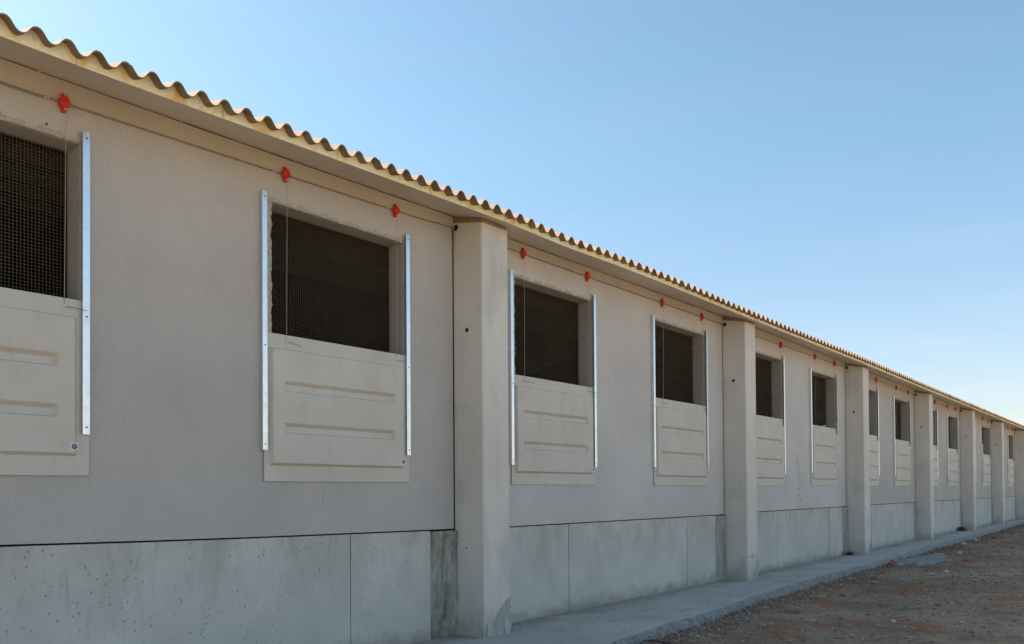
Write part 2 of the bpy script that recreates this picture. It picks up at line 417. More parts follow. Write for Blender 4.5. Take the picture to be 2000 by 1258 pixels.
X0 = -.17
bays = []
left = X0
for i, p in enumerate(PL):
    bays.append((left, p)); left = p+PW
for i, (a, b) in enumerate(bays):
    ws = [wd for wd in WIN if a < wd[0] < b]
    wp = wall_panel(a-.05, b-.017, ws, M_wall2 if i == 1 else M_wall3 if i == 2 else M_wall)
    if i == 1: wp['label'] = 'wall panel with coarser speckled grain than the others'
    # ring beam strip above the cable
    g = MB(); n = 16; xs = np.linspace(a-.05, b-.004, n+1); ph = rnd.random()*9
    def top(x): return zwalltop(x) - .005 - .005*abs(math.sin(x*5+ph)*math.sin(x*17))
    for p, q in zip(xs, xs[1:]):
        g.quad((p, -.005, zcable(p)), (q, -.005, zcable(q)), (q, -.005, top(q)), (p, -.005, top(p)))
        g.quad((p, -.005, zcable(p)), (p, .02, zcable(p)), (q, .02, zcable(q)), (q, -.005, zcable(q)))
        g.quad((p, -.005, top(p)), (q, -.005, top(q)), (q, .1, top(q)+.004), (p, .1, top(p)+.004))
    g.build('ring_beam', M_beam, barn)
    # plinth
    pj = {0: [.9, 4.535], 1: [6.31, 7.71, 10.62], 2: [12.37, 13.97, 16.70], 3: [19.6, 22.59], 4: [25.6, 28.4], 5: [31.4, 34.2], 6: [37.2, 40.0], 7: [43.2, 45.9]}[i]
    x_in = b - (.355 if i < 3 else .26)
    segs = [a-.05] + pj + [x_in]
    g = MB(); y = -.014
    for p, q in zip(segs, segs[1:]):
        gw = .0032 if i == 0 else .0055; p2, q2 = p+(gw if p != segs[0] else 0), q-(gw if q != segs[-1] else 0)
        off = rnd.uniform(-.0025, .0025); k = 6; xs = np.linspace(p2, q2, k+1)
        for s, t in zip(xs, xs[1:]):
            g.quad((s, y+off, 0), (t, y+off, 0), (t, y+off, zplinth(t)), (s, y+off, zplinth(s)))
            g.quad((s, y+off, zplinth(s)), (t, y+off, zplinth(t)), (t, .06, zplinth(t)), (s, .06, zplinth(s)))
        for e in (p2, q2): g.quad((e, y+off+.002, 0), (e, y+off+.002, zplinth(e)-.001), (e, .06, zplinth(e)-.001), (e, .06, 0), 1)
    g.quad((a-.05, .055, 0), (b, .055, 0), (b, .055, 1.25), (a-.05, .055, 1.25), 1)  # joint sides and backing coloured black, painting in the shade of a deep gap
    g.build('plinth', [M_plinth, M_dark], barn)
    # stained mortar infill beside the pillar
    g = MB(); nx, nz = 14, 44
    edge = lambda z: .0 + .012*math.sin(z*9+i) + .01*math.sin(z*23+i*2) + (.035*max(0, .45-z) if True else 0)
    idx = {}
    for r in range(nz+1):
        for c in range(nx+1):
            z = -.02 + (zplinth(b)+.016)*r/nz; t = c/nx
            x = x_in + .002 + t*(b + edge(z) - x_in)
            yy = -.006 - .012*math.sin(t*3.1)*rnd.random() - (.03*t**5)
            idx[r, c] = g.vert(x, yy if 0 < c else -.012, z)
    for r in range(nz):
        for c in range(nx): g.face((idx[r, c], idx[r, c+1], idx[r+1, c+1], idx[r+1, c]))
    for c in range(nx):
        A = g.vert(*g.v[idx[nz, c]][:1], .05, g.v[idx[nz, c]][2]); B = g.vert(g.v[idx[nz, c+1]][0], .05, g.v[idx[nz, c+1]][2])
        g.face((idx[nz, c], idx[nz, c+1], B, A))
    o = g.build('mortar_infill', M_infill if i == 0 else M_infill_pale, barn)

# --- pillars
def pillar(x, i):
    p = bpy.data.objects.new  # noqa
    g = MB(); ch = .012
    prof = [(x, .0), (x, -PD+ch), (x+ch, -PD), (x+PW-ch, -PD), (x+PW, -PD+ch), (x+PW, 0.0)]
    def zt(px, py): return soff(px, 0) - .066 + (soff(px, -PD)-soff(px, 0)-.002)*(-py/PD)*.72 + (px-x)/PW*.012
    zs = [0] + [zslab(x)+.05] + [k*.5 for k in range(1, 8)]
    rings = []
    for z in zs: rings.append([g.vert(px, py, z) for px, py in prof])
    rings.append([g.vert(px, py, zt(px, py)) for px, py in prof])
    for A, B in zip(rings, rings[1:]):
        for j in range(5): g.face((A[j], A[j+1], B[j+1], B[j]))
    g.face(rings[-1])
    o = g.build('pillar', M_pillar, barn)
    # wedge board between pillar head and soffit
    g = MB(); q = [(x+.006, 0), (x+.006, -PD+.012), (x+PW-.008, -PD+.012), (x+PW-.008, 0)]
    A = [g.vert(a, b, zt(a, b)-.002) for a, b in q]; B = [g.vert(a, b, soff(a, b)-.004) for a, b in q]
    for j in range(3): g.face((A[j], A[j+1], B[j+1], B[j]))
    g.build('wedge_board', M_board, o)
    for (hy, hz, r) in ((-.025, zcable(x)+.003, .030), (-.168, 3.02 if i == 0 else 3.12+.03*math.sin(i*2), .022), (-.147, .95, .009)):
        if hy == -.025: hy = -.034
        g = MB(); n = 18
        ring = []
        for k in range(n):
            t = 2*math.pi*k/n; ring.append((x-.0012, hy+r*math.cos(t), hz+r*math.sin(t)))
        g.face([g.vert(*v) for v in ring])
        for k in range(n):
            a, b = ring[k], ring[(k+1) % n]
            a2 = (a[0]-.0015, hy+(a[1]-hy)*1.09, hz+(a[2]-hz)*1.09); b2 = (b[0]-.0015, hy+(b[1]-hy)*1.09, hz+(b[2]-hz)*1.09)
            g.face([g.vert(*v) for v in (a, b, b2, a2)], 1)
        g.build('cable_hole', [M_dark, M_pillar], o)
    # hairline of sealant / gap on the wall side
    return o, zt
for i, x in enumerate(PL[:7]):
    po, zt = pillar(x, i)
    if i < 4:      # mortar repair at the foot of the pillar
        z0 = zslab(x); W = PW-.004
        shp = {0: [(1, .0), (1, .352), (.93, .348), (.80, .325), (.66, .28), (.53, .235), (.40, .16), (.28, .115), (.17, .085), (.12, .03), (.1, 0)],
               1: [(1, .0), (1, .30), (.93, .285), (.82, .23), (.66, .14), (.5, .05), (.42, 0)],
               2: [(1, 0), (1, .3), (.9, .27), (.7, .12), (.55, 0)], 3: [(1, 0), (1, .2), (.85, .15), (.7, 0)]}[i]
        g = MB(); y = -PD-.004; c = g.vert(x+W*.8, y-.002, z0+.05)
        pts = []
        for (a, b), (a2, b2) in zip(shp, shp[1:]):
            for k in range(5): t = k/5; pts.append((x+(a+(a2-a)*t)*W, z0-.01+(b+(b2-b)*t)))
        vs = [g.vert(px, y+.0 if 0 else y, pz) for px, pz in pts]; vb = [g.vert(px, -PD+.002, pz) for px, pz in pts]
        for j in range(len(vs)-1): g.face((vs[j], vs[j+1], c)); g.face((vs[j], vb[j], vb[j+1], vs[j+1]))
        g.build('mortar_patch', M_patch, po)
        if i == 0:   # pale dabs of plaster on the repair
            for cx_, cz_, rx_, rz_ in ((.20, .05, .055, .075), (.86, .06, .05, .085)):
                g = MB(); n = 22; ctr = g.vert(x+cx_*W, y-.009, z0+cz_); rr = []
                for k in range(n):
                    t = 2*math.pi*k/n; f = 1+.15*math.sin(3*t+cx_*9)+.08*math.sin(7*t)
                    rr.append(g.vert(x+cx_*W+rx_*f*math.cos(t), y-.004, z0+cz_+rz_*f*math.sin(t)))
                for k in range(n): g.face((ctr, rr[k], rr[(k+1) % n]))
                g.build('plaster_dab', M_pillar, po)
    if i == 1:     # faint pencilled marks low on the second pillar
        y = -PD-.0015; r2 = random.Random(3)
        for k, (cx_, dz) in enumerate(((.05, 0), (.10, .002), (.15, .003), (.19, .004), (.30, .008), (.34, .01))):
            pts = [(x+cx_+r2.uniform(-.012, .016), y, .47+dz+r2.uniform(-.02, .022)) for _ in range(5)]
            g = MB(); g.tube(pts, .0022, 4); g.build('pencil_mark', M_ink, po)

# --- roof: sandwich panels with foam edge, tiles on top
cr_x = [-.2, 1.704, 5.763, 8.852, 47.2]; cr_i = [-11.7, 0, 25, 43, 43+(47.2-8.852)/.1735]
def phase(x): return float(np.interp(x, cr_x, cr_i))
def xcrest(i): return float(np.interp(i, cr_i, cr_x))
AMP, OV, TT = .0315, .078, .009
def zroof(x, y):    # mid surface (mean) of the tile underside at y
    s = (zwalltop(x)-zeave(x))/E0
    base = zeave(x) + (s*(y+E0) if y <= 0 else s*E0 + .215*y)
    return base + .038 + AMP
def wv_(i): return AMP*(1.05*math.cos(2*math.pi*i)-.07*math.cos(6*math.pi*i))
def wave(x): return wv_(phase(x))
joints = [-.75, .22, 1.165, 2.105, 3.037, 3.99, 4.97, 5.977, 6.967, 8.0, 9.02, 10.0]
while joints[-1] < 46.5: joints.append(joints[-1]+.985)
for k, (a, b) in enumerate(zip(joints, joints[1:])):
    g = MB(); dz = rnd.uniform(-.0015, .0015); dy = rnd.uniform(-.003, .003); a2, b2 = a+.0003, b-.0003
    n = 8; xs = np.linspace(a2, b2, n+1)
    ys = [-E0+dy, -.36, -.18, 0, .5, 7.0]
    def us(x, y): return (zeave(x) + (zwalltop(x)-zeave(x))*(y+E0)/E0 if y <= 0 else zwalltop(x)+.215*y) + dz
    for s, t in zip(xs, xs[1:]):
        for y1, y2 in zip(ys, ys[1:]):
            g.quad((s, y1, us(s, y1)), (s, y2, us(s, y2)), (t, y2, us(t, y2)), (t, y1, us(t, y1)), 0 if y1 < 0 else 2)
    n = 36; xs = np.linspace(a2+.0012, b2-.0012, n+1); y = -E0+dy
    for s, t in zip(xs, xs[1:]):
        zs_, zt_ = zroof(s, y)+wave(s)+.002, zroof(t, y)+wave(t)+.002
        g.quad((s, y, us(s, y)+.003), (t, y, us(t, y)+.003), (t, y, zt_), (s, y, zs_), 1)
        g.quad((s, y, us(s, y)), (t, y, us(t, y)), (t, y, us(t, y)+.003), (s, y, us(s, y)+.003), 0)
    for e in (a2, b2): g.quad((e, y, us(e, y)), (e, y, zroof(e, y)+wave(e)), (e, .3, zroof(e, .3)+wave(e)), (e, .3, us(e, .3)), 0)
    g.build('roof_panel', [M_soffit, M_foam, M_ceil_shade], barn)
# corrugated sheets: one sheet = 6 waves; rows overlap towards the ridge
g = MB(); rows = [(-E0-OV, 1.0), (.85, 2.5), (2.35, 4.0), (3.85, 5.5), (5.35, 7.02)]
i0, i1 = -14, int(phase(46.8))
sheet = 6
rr = random.Random(11)
for ri, (ya, yb) in enumerate(rows):
    for c0 in range(i0, i1, sheet):
        jy, jz = rr.uniform(-.010, .008), rr.uniform(0, .0035)
        seg = 12 if ri == 0 and c0 < 60 else 8
        N = sheet*seg; off = .35
        cols = []
        for k in range(-2, N+1):
            ii = c0 + off + k/seg; x = xcrest(ii) if ii < cr_i[-1] else xcrest(cr_i[-1])
            wv = wv_(ii); lift = (.0065 if k <= 0 else 0) + jz
            y1 = ya + (jy if ri == 0 else 0)
            col = []
            for (yy, up) in ((y1, 0), (y1, 1), (yb, 1), (yb, 0)):
                col.append(g.vert(x, yy, zroof(x, yy) + wv + lift + up*TT + ri*.0 + (.010 if yy == ya and ri else 0)))
            cols.append(col)
        for A, B in zip(cols, cols[1:]):
            g.quad(g.v[A[0]], g.v[B[0]], g.v[B[1]], g.v[A[1]], 1); g.face((A[1], B[1], B[2], A[2]), 0); g.face((A[3], B[3], B[0], A[0]), 1)
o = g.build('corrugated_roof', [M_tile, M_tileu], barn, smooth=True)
for p_ in o.data.polygons:
    if abs(p_.normal.y) > .7: p_.use_smooth = False
# ridge, far slope, end walls, back wall, floor
g = MB(); zr = 4.12+.215*7
xa, xb = -.55, 46.8
g.quad((xa, 7.0, zr+.06), (xb, 7.0, zr+.06), (xb, 14.5, 4.06), (xa, 14.5, 4.06))
g.quad((xa, 7.0, zr+.05), (xb, 7.0, zr+.05), (xb, 14.5, 4.05), (xa, 14.5, 4.05), 1)
g.tube([(xa, 7.0, zr+.09), (xb, 7.0, zr+.09)], .13, 12)
g.build('rear_roof_slope', [M_tile, M_shadow], barn)
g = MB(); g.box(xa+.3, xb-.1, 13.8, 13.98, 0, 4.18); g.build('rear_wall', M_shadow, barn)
for e, s in ((xa+.32, 1), (xb-.12, -1)):
    g = MB(); prof = [(0.0, 0), (0.0, 4.1), (7, 5.62), (13.8, 4.18), (13.8, 0)]
    A = [g.vert(e, y, z) for y, z in prof]; B = [g.vert(e+.15, y, z) for y, z in prof]
    g.face(A); g.face(B[::-1])
    for j in range(5): g.face((A[j], A[(j+1) % 5], B[(j+1) % 5], B[j]))
    g.build('gable_wall', M_wall, barn)
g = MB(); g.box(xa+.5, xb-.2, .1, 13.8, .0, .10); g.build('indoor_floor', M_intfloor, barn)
for x in PL[:7]:
    g = MB(); x_ = x+.06
    pr = [(.2, 3.72), (.2, 4.12), (7, 5.58), (13.8, 4.14), (13.8, 3.72), (7, 5.1)]
    A = [g.vert(x_, y, z) for y, z in pr]; B = [g.vert(x_+.26, y, z) for y, z in pr]
    for j in range(6): g.face((A[j], A[(j+1) % 6], B[(j+1) % 6], B[j]))
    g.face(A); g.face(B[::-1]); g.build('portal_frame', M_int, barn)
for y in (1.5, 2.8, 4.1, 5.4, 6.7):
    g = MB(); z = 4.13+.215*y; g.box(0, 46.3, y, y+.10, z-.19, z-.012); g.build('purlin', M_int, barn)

# --- windows
def window(wd, k):
    a, b, zh, zbot, rbot = wd; oa, ob, _, _ = opening(wd); far = k > 8
    g = MB(); y = .166; r = .00062; step = .0215
    x = oa+.006
    while x < ob: g.box(x-r, x+r, y-r, y+r, 2.5, zh+.01); x += step
    z = 2.51
    while z < zh: g.box(oa-.0, ob+.0, y-r+.002, y+r+.002, z-r, z+r); z += step
    win = g.build('window', M_wire, barn)
    # shutter: shallow pressed tray with two ribs let into its face
    zt = 2.715 + rnd.uniform(-.010, .010)
    g = MB(); fx0, fx1 = a+.028, b+.006; f, e0, e1, inn = -.016, -.019, -.048, -.0185
    g.box(fx0, fx1, -.016, -.006, zbot, zt)
    rx0, rx1, rz0, rz1 = a+.072, b-.078, zbot+.125, zt-.115
    s = .018; X = [rx0+s, a+.196, b-.19, rx1-s]
    h = rz1-rz0; r1, r2 = rz0+h*.725, rz0+h*.365
    def ring(x0, x1, z0, z1, y_): return [g.vert(x0, y_, z0), g.vert(x1, y_, z0), g.vert(x1, y_, z1), g.vert(x0, y_, z1)]
    def join(A, B):
        for j in range(4): g.face((A[j], A[(j+1) % 4], B[(j+1) % 4], B[j]))
    join(ring(rx0-.004, rx1+.004, rz0-.004, rz1+.004, -.0155), ring(rx0, rx1, rz0, rz1, e0))
    join(ring(rx0, rx1, rz0, rz1, e0), ring(X[0], X[3], rz0+s, rz1-.008, e1))
    Z = [rz0+s, r2-.082, r2, r1-.082, r1, rz1-.008]
    for ci in range(3):
        for zi in range(5):
            p, q, lo, hi = X[ci], X[ci+1], Z[zi], Z[zi+1]
            if ci == 1 and zi in (1, 3):
                A = ring(p, q, lo, hi, e1); B = ring(p+.014, q-.022, lo+.008, hi-.027, inn); join(A, B); g.face(B)
            else: g.face(ring(p, q, lo, hi, e1))
    sh = g.build('shutter', M_shutter, win, fix=True, bevel=.0035)
    # guide rails
    zr_top = zh + .062
    for si, (p, q) in enumerate(((a, a+.042), (b-.045, b))):
        z0, z1 = rbot + (.0 if si == 0 else .004), zr_top + (-.012 if si == 0 else .012)
        if k == 11 and si == 0: z0, z1 = 2.71, 3.07
        elif k in (7, 9, 11, 13) and si == 1: z0 = 2.45
        g = MB(); g.box(p, q, -.040, -.0365, z0, z1)
        xo = p if si == 0 else q-.003
        g.box(xo, xo+.003, -.0365, -.001, z0, z1)
        rl = g.build('guide_rail', M_galv, win, bevel=.0008)
        for zz in (z0+.045, 2.607, z1-.042):
            if far: break
            g = MB(); n = 10; cx = (p+q)/2+.002
            g.face([g.vert(cx+.0062*math.cos(t*2*math.pi/n), -.0409, zz+.0062*math.sin(t*2*math.pi/n)) for t in range(n)])
            g.build('screw_hole', M_dark, win)
    # emblem sticker, hooks, pull cords, pulleys
    if k < 9:
        cx, cz = b-.098, zbot+.182; g = MB(); g.box(cx-.026, cx+.026, e1-.0012, e1-.0002, cz-.024, cz+.024)
        n = 20
        for (rad, yy, m) in ((.0175, e1-.0018, 1), ):
            g.face([g.vert(cx+rad*math.cos(t*2*math.pi/n), yy, cz+rad*.95*math.sin(t*2*math.pi/n)) for t in range(n)], m)
        yy = e1-.0023   # pale arch inside the dark disc
        for t0 in range(8):
            t1, t2 = math.pi*t0/8, math.pi*(t0+1)/8
            g.quad(*[(cx+rr_*math.cos(t), yy, cz-.001+rr_*math.sin(t)) for rr_, t in ((.007, t1), (.0105, t1), (.0105, t2), (.007, t2))], 0)
        g.quad((cx-.0085, yy, cz-.008), (cx-.0055, yy, cz-.008), (cx-.0055, yy, cz-.001), (cx-.0085, yy, cz-.001), 0)
        g.quad((cx+.0055, yy, cz-.008), (cx+.0085, yy, cz-.008), (cx+.0085, yy, cz-.001), (cx+.0055, yy, cz-.001), 0)
        g.build('sticker', [M_sticker, M_ink], win)
    px = PULL.get(k, (a+.235, b-.14))
    for si, x in enumerate(px):
        zc = zcable(x)+.002
        zk = zt-.052
        if not far:
            g = MB(); g.tube([(x+.012, -.034, zc-.05), (x+.008, -.026, zh), (x+.002, -.022, zk)], .0018, 5); g.build('pull_cord', M_cord, win)
        g = MB(); g.tube([(x, -.014, zk), (x, -.03, zk)], [.009, .008], 12, 0); g.tube([(x, -.03, zk), (x, -.036, zk)], [.0065, .004], 10, 0)
        tail = rnd.uniform(.09, .16); dr = rnd.uniform(-.045, .0)
        g.tube([(x+.004, -.03, zk-.006), (x+.04, -.042, zk-.008), (x+tail, -.058, zk-.004+dr)], .0017, 5, 1)
        g.build('hook', [M_knob, M_dark], win)
        pulley(x, zc, k)
    return win
PULL = {0: (1.05, 2.250), 1: (3.897, 5.062), 2: (6.905, 8.130), 3: (9.95, 11.148), 4: (13.0, 14.235), 5: (15.99, 17.165), 6: (18.9, 20.125), 7: (21.88, 23.055),
        8: (24.9, 26.06), 9: (27.72, 28.865), 10: (30.8, 31.9), 11: (33.53, 34.66), 12: (36.5, 37.6), 13: (39.18, 40.25)}
def pulley(x, z, k):
    g = MB(); n = 48
    def outline(sc_, r=.0355):
        pts = []
        for j in range(n):
            t = 2*math.pi*j/n; c, s = math.cos(t), math.sin(t)
            bx_ = ((abs(c)/.0185)**5 + (abs(s)/.0605)**5)**(-1/5)
            rad = max(r, bx_); px, pz = rad*c, rad*s
            pts.append((x+px*sc_, z+pz*sc_))
        return pts
    L = [(outline(1.0), -.006), (outline(1.0), -.014), (outline(.97), -.016), (outline(.9), -.030), (outline(.84), -.034)]
    rings = [[g.vert(px, y, pz) for px, pz in o_] for o_, y in L]
    for A, B in zip(rings, rings[1:]):
        for j in range(n): g.face((A[j], A[(j+1) % n], B[(j+1) % n], B[j]))
    g.face(rings[-1])
    # raised disc
    d = [[g.vert(x+r_*math.cos(2*math.pi*j/n), y_, z+r_*math.sin(2*math.pi*j/n)) for j in range(n)] for r_, y_ in ((.033, -.03), (.0325, -.040), (.029, -.043), (.009, -.0435), (.007, -.047))]
    for A, B in zip(d, d[1:]):
        for j in range(n): g.face((A[j], A[(j+1) % n], B[(j+1) % n], B[j]))
    g.face(d[-1])
    p = g.build('pulley', M_red, barn)
    if k < 9:
        for s in (-1, 1):
            g = MB(); zz = z+s*.045; g.tube([(x+.001, -.030, zz), (x+.001, -.0405, zz)], .0065, 8); g.tube([(x+.001, -.040, zz), (x+.001, -.046, zz)], .0035, 8); g.build('bolt', M_bolt, p)
        g = MB(); xx = x-.105; g.tube([(xx-.014, -.021, zcable(xx)), (xx+.012, -.021, zcable(xx))], .0085, 8); g.tube([(xx, -.03, zcable(xx)-.004), (xx+.004, -.042, zcable(xx)-.006)], .005, 6)
        g.build('cable_clamp', M_bolt, p)
for k, wd in enumerate(WIN): window(wd, k)

# the winch cable that runs through the pulleys, threaded pillar to pillar
for i, (a, b) in enumerate(bays[:7]):
    g = MB(); a_, b_ = max(a, -.1), b+.004
    n = 14; pts = []
    for k in range(n+1):
        x = a_+(b_-a_)*k/n; pts.append((x, -.021-(.012*(k == n)), zcable(x)+.001*math.sin(x*3)))
    g.tube(pts, .0034, 6)
    if i == 0:
        pts = [(x, -.017, zcable(x)-.022+.011*max(0, (x-1.2))) for x in np.linspace(.9, 2.12, 8)]; g.tube(pts, .0012, 5)
    g.build('cable', M_cable, barn, smooth=True)
g = MB(); g.face([g.vert(2.155+.008*math.cos(t*.7854), -.001, 3.768+.008*math.sin(t*.7854)) for t in range(8)]); g.build('anchor_hole', M_dark, barn)
# loose end at the first pillar and scuffs on the wall
g = MB(); g.tube([(5.81, -.03, 4.02), (5.818, -.02, 3.96), (5.815, -.012, 3.86)], .006, 6); g.tube([(5.815, -.012, 3.86), (5.815, -.012, 3.84)], .009, 6); g.build('cable_end', M_cable, barn)
g = MB()
g.tube([(4.27+rnd.uniform(-.004, .004), -.0005, 1.49-.012*k) for k in range(9)], [.0012+.001*(k % 2) for k in range(9)], 4)
g.build('scuff_mark', M_scratch, barn)
r2 = random.Random(5)
for (x, z, n) in ((14.86, 2.68, 5), (15.0, 2.05, 7), (15.10, 1.75, 5), (15.12, 1.42, 6)):
    g = MB(); p = Vector((x, -.0004, z+.1)); pts = []; rad = []
    for q in range(n*2):
        pts.append(p); rad.append(r2.choice((.0006, .0015, .004, .006)))
        p = p + Vector((r2.uniform(-.045, .05), 0, r2.uniform(-.07, .015)))
    g.tube(pts, rad, 4); g.build('scuff_mark', M_scratch, barn)

# ------------------------------------------------------------------ ground and walkway
def hash2(ix, iy):
    n = np.sin(ix*127.1+iy*311.7)*43758.5453; return n-np.floor(n)
def vnoise(x, y):
    ix, iy = np.floor(x), np.floor(y); fx, fy = x-ix, y-iy; fx = fx*fx*(3-2*fx); fy = fy*fy*(3-2*fy)
    return (hash2(ix, iy)*(1-fx)+hash2(ix+1, iy)*fx)*(1-fy)+(hash2(ix, iy+1)*(1-fx)+hash2(ix+1, iy+1)*fx)*fy
def fbm(x, y, o=5):
    s, a = 0, .5
    for k in range(o): s = s+a*vnoise(x*2**k+k*17.3, y*2**k+k*5.1); a *= .5
    return s
edge_top = interp([(-3, -1.50), (6.2, -1.42), (7.5, -1.31), (8.8, -1.27), (10.1, -1.13), (10.7, -1.12), (13, -1.0), (15.9, -1.0), (18, -.95), (20.6, -.84), (27, -.77), (33, -.66), (39.3, -.53), (48, -.5)])
def gz(x, y):
    x = np.asarray(x, float); y = np.asarray(y, float)
    et = np.interp(x, [-3, 6.2, 8.8, 10.1, 13, 16, 20.6, 27, 39.3, 48], [-1.5, -1.42, -1.27, -1.13, -1.0, -1.0, -.84, -.77, -.53, -.5])
    d = np.clip(et-.04-y, 0, 50)
    near = np.exp(-((x-20)/60)**2-((y)/40)**2)
    z = .045*(fbm(x*.7, y*.7)-.5) + .03*(fbm(x*3, y*3)-.5)+.030*(fbm(x*11, y*11, 4)-.5)
    z = z*near
    z += .03*np.exp(-d/.18) * (.4+1.2*fbm(x*2.3+9, y*.8)) * (x < 60)
    z += np.interp(x, [12, 24, 40, 60], [0, .012, .05, .05])
    return z
def axis(parts):
    out = []
    for a, b, st in parts: out += list(np.arange(a, b, st))
    return np.array(out)
xs = np.concatenate([-np.geomspace(3000, 4, 26), axis([(-3.5, 6, .25), (6, 14, .035), (14, 24, .07), (24, 48, .16), (48, 80, 2)]), np.geomspace(82, 3000, 26)])
ys = np.concatenate([-np.geomspace(3000, 14, 26), axis([(-13, -5, .3), (-5, -2.2, .05), (-2.2, -.3, .03), (-.3, 16, 1.2)]), np.geomspace(18, 3000, 26)])
XX, YY = np.meshgrid(xs, ys); ZZ = gz(XX, YY)
ZZ = np.where(YY > -.35, -.02, ZZ)
me = bpy.data.meshes.new('dirt_ground'); nx, ny = len(xs), len(ys)
V = np.stack([XX, YY, ZZ], -1).reshape(-1, 3); I = np.arange(nx*ny).reshape(ny, nx)
Q = np.stack([I[:-1, :-1], I[:-1, 1:], I[1:, 1:], I[1:, :-1]], -1).reshape(-1, 4)
me.vertices.add(len(V)); me.vertices.foreach_set('co', V.ravel()); me.loops.add(Q.size); me.loops.foreach_set('vertex_index', Q.ravel())
me.polygons.add(len(Q)); me.polygons.foreach_set('loop_start', np.arange(0, Q.size, 4)); me.polygons.foreach_set('use_smooth', [True]*len(Q))
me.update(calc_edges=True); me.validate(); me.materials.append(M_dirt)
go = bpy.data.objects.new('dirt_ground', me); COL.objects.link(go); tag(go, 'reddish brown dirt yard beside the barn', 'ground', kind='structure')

# walkway slab with crumbling outer edge
g = MB(); xs_ = np.concatenate([np.arange(-1, 6, .2), np.arange(6, 16, .03), np.arange(16, 47.5, .09)]); prev = None
for x in xs_:
    j = .020*(float(fbm(np.array(x*3.), np.array(1.)))-.5)*2 + .012*rnd.gauss(0, 1)*.6
    yt = edge_top(x)+j; z = zslab(x); z2 = z + .006*(float(fbm(np.array(x*.8), np.array(4.)))-.5)
    y1 = yt-.012-.010*rnd.random(); y2 = yt-.03-.03*float(vnoise(np.array(x*7.), np.array(2.)))-.01*rnd.random()
    col = [g.vert(x, .05, z), g.vert(x, -.38, z2), g.vert(x, (yt-.4)/2, z2-.003), g.vert(x, yt, z2-.006), g.vert(x, y1, z2-.022-.012*rnd.random()), g.vert(x, y2, z*.55), g.vert(x, y2-.02-.02*rnd.random(), -.05)]
    if prev:
        for k in range(len(col)-1): g.face((prev[k], prev[k+1], col[k+1], col[k]), 0 if k < 3 else 1)
    prev = col
wk = g.build('walkway', [M_slab, M_slabedge]); tag(wk, 'narrow concrete walkway slab along the foot of the wall', 'walkway', kind='structure')

def stone_geo(g, c, r, rng, m=0, flat=.6, sub=False):
    if sub:
        n, L = 8, 5
        ax = [rng.uniform(.75, 1.25), rng.uniform(.7, 1.1), flat*rng.uniform(.8, 1.2)]; rot = rng.uniform(0, 6.3); rings = []
        top = g.vert(c[0], c[1], c[2]+r*ax[2]); 
        for l in range(1, L):
            ph = math.pi*l/L; ring = []
            for k in range(n):
                th = 2*math.pi*k/n; f = rng.uniform(.78, 1.15)
                px, py, pz = math.sin(ph)*math.cos(th)*ax[0]*f*r, math.sin(ph)*math.sin(th)*ax[1]*f*r, math.cos(ph)*ax[2]*r*f
                ring.append(g.vert(c[0]+px*math.cos(rot)-py*math.sin(rot), c[1]+px*math.sin(rot)+py*math.cos(rot), c[2]+pz))
            rings.append(ring)
        bot = g.vert(c[0], c[1], c[2]-r*ax[2])
        for k in range(n): g.face((top, rings[0][k], rings[0][(k+1) % n])); g.face((bot, rings[-1][(k+1) % n], rings[-1][k]))
        for A, B in zip(rings, rings[1:]):
            for k in range(n): g.face((A[k], B[k], B[(k+1) % n], A[(k+1) % n]))
        return
    i = len(g.v)
    for d in ((1, 0, 0), (-1, 0, 0), (0, 1, 0), (0, -1, 0), (0, 0, 1), (0, 0, -1)):
        f = rng.uniform(.6, 1.3); g.v.append((c[0]+d[0]*r*f+rng.uniform(-.3, .3)*r, c[1]+d[1]*r*f+rng.uniform(-.3, .3)*r, c[2]+d[2]*r*f*flat))
    for a, b, c_ in ((0, 2, 4), (2, 1, 4), (1, 3, 4), (3, 0, 4), (2, 0, 5), (1, 2, 5), (3, 1, 5), (0, 3, 5)): g.face((i+a, i+b, i+c_), m)
rng = random.Random(21); g = MB(); pts = []
for k in range(24000):
    x = 6.3 + (rng.random()**1.8)*34
    if rng.random() < .55: y = edge_top(x)-.05-abs(rng.gauss(0, .16))
    else: y = rng.uniform(-5, edge_top(x)-.05)
    pts.append((x, y))
zz = gz([p[0] for p in pts], [p[1] for p in pts])
for (x, y), z in zip(pts, zz):
    r = min(.03, .0035+rng.expovariate(1/.005))*(1+.02*x)
    m = rng.choices((0, 1, 2), (4, 8, 1.2))[0]
    if m == 2: r = min(r, .016)
    stone_geo(g, (x, y, float(z)+r*.2), r, rng, m)
gr = g.build('gravel', [M_st_grey, M_st_brown, M_st_white]); tag(gr, 'loose gravel and pebbles scattered over the dirt', 'gravel', kind='stuff')

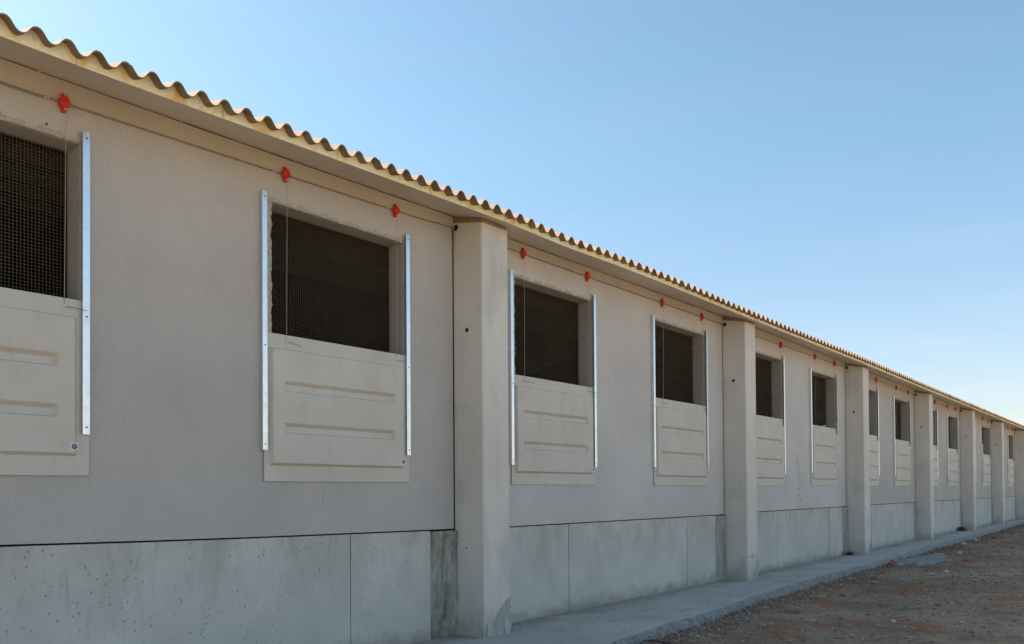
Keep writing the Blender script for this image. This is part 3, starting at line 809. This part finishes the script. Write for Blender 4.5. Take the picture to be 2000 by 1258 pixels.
# single rocks along the edge of the slab
ROCKS = [
 (17.25, -1.02, .075, 'b', 'brown rock leaning on the broken walkway edge, largest of the rubble'),
 (16.75, -1.16, .085, 'b', 'reddish rock in front of the broken walkway edge'),
 (16.35, -1.20, .06, 'b', 'small brown rock left of the rubble at the broken walkway edge'),
 (17.95, -1.05, .09, 'g', 'dark upright chunk at the right end of the broken walkway edge'),
 (14.35, -1.48, .055, 'b', 'brown stone on red soil in front of the third pillar'),
 (13.75, -1.66, .06, 'g', 'grey stone on red soil nearer the camera than the third pillar'),
 (12.2, -1.45, .045, 'g', 'grey stone among the darker pebbles below the walkway'),
 (11.9, -1.75, .04, 'b', 'small brown stone out on the red soil patch'),
 (18.8, -2.05, .055, 'b', 'pinkish stone alone on the dirt right of the concrete spill'),
 (16.2, -2.2, .045, 'w', 'white stone right of the concrete spill on dark dirt'),
 (20.9, -1.55, .05, 'w', 'white stone on dirt beyond the concrete spill'),
 (24.2, -1.05, .07, 'w', 'pale stone at the foot of the walkway below the fourth pillar'),
 (25.9, -1.02, .07, 'w', 'pale stone at the foot of the walkway past the fourth pillar'),
 (27.5, -1.25, .08, 'b', 'brown rock on the far dirt near the fifth pillar'),
 (9.85, -1.42, .04, 'g', 'dark stone among leaves at the near walkway edge'),
 (10.6, -1.3, .045, 'b', 'brown stone tucked against the near walkway edge'),
 (9.9, -2.9, .03, 'w', 'tiny white stone on the open dirt at the bottom of the view')]
MS = {'b': M_st_brown, 'g': M_st_grey, 'w': M_st_white}
for x, y, r, m, lab in ROCKS:
    g = MB(); z = float(gz(x, y)); stone_geo(g, (0, 0, r*.25), r, rng, 0, .65, True)
    o = g.build('rock', MS[m]); o.location = (x, y, z); tag(o, lab, 'rock', 'rocks on the dirt by the walkway')

# thin concrete spill
g = MB(); n = 90; cx, cy = 18.6, -1.28; ctr = g.vert(cx, cy, float(gz(cx, cy))+.03)
rings = []
for f in (.35, .7, .92, 1.0):
    ring = []
    for k in range(n):
        t = 2*math.pi*k/n; rad = 1+.22*math.sin(3*t+1)+.14*math.sin(7*t)+.1*math.sin(13*t+2)
        x, y = cx+1.75*rad*f*math.cos(t), cy+.36*rad*f*math.sin(t)
        ring.append(g.vert(x, y, float(gz(x, y))+(.022*(1-f**4)+(.004 if f < 1 else -.02))))
    rings.append(ring)
for k in range(n): g.face((ctr, rings[0][k], rings[0][(k+1) % n]))
for A, B in zip(rings, rings[1:]):
    for k in range(n): g.face((A[k], B[k], B[(k+1) % n], A[(k+1) % n]))
o = g.build('concrete_spill', M_slabedge, smooth=True); tag(o, 'thin pale splash of set concrete spilled from the walkway edge', 'concrete spill')

# dry leaf and soil crumbs lying on the slab
g = MB(); rl = random.Random(9)
for k in range(420):
    x = 6.3+rl.random()**1.5*26; y = -.03-abs(rl.gauss(0, .12)) if rl.random() < .5 else rl.uniform(edge_top(x)+.05, -.05)
    if any(p-.03 < x < p+PW+.03 for p in PL) and y > -PD-.02: y = -PD-.03-abs(rl.gauss(0, .05))
    l = rl.uniform(.004, .02); a = rl.uniform(0, 3.1); z = zslab(x)+.003; c_, s_ = math.cos(a)*l, math.sin(a)*l
    g.face([g.vert(x-c_, y-s_, z), g.vert(x+s_*.3, y-c_*.3, z+l*.25), g.vert(x+c_, y+s_, z), g.vert(x-s_*.3, y+c_*.3, z+l*.15)])
tag(g.build('leaf_litter', M_litter), 'dry leaf crumbs and soil bits scattered on the walkway slab', 'leaf litter', kind='stuff')

# weeds at pillar feet
def weed(x, y, s, lab, seed):
    r = random.Random(seed); g = MB()
    for k in range(70):
        a = r.uniform(0, 6.28); l = s*r.uniform(.4, 1.1); el = r.uniform(.05, .9); ox, oy = r.uniform(-s, s)*.5, r.uniform(-s, s)*.25
        p = Vector((ox, oy, 0)); d = Vector((math.cos(a)*math.cos(el), math.sin(a)*math.cos(el), math.sin(el)))
        side = d.cross(Vector((0, 0, 1))).normalized()*l*.09; m_ = p+d*l*.55+Vector((0, 0, .01)); e = p+d*l+Vector((0, 0, -l*.18))
        g.face([g.vert(*p), g.vert(*(m_-side)), g.vert(*e), g.vert(*(m_+side))])
    o = g.build('weed', M_weed); o.location = (x, y, zslab(x)); tag(o, lab, 'weed', 'weeds in the walkway corners')
weed(17.62, -.13, .15, 'small dry weed in the corner left of the third pillar foot', 1)
weed(28.9, -.14, .26, 'low dry weed tuft left of the fifth pillar foot', 2)
# black hose by the walkway
g = MB(); pts = [(6.55, -1.55, .0), (6.68, -1.50, .05), (6.83, -1.49, .075), (6.98, -1.52, .06), (7.1, -1.6, .015), (7.2, -1.75, -.02)]
g.tube(pts, .009, 8); o = g.build('hose', M_hose, smooth=True); tag(o, 'thin black hose arching beside the near walkway edge', 'hose')
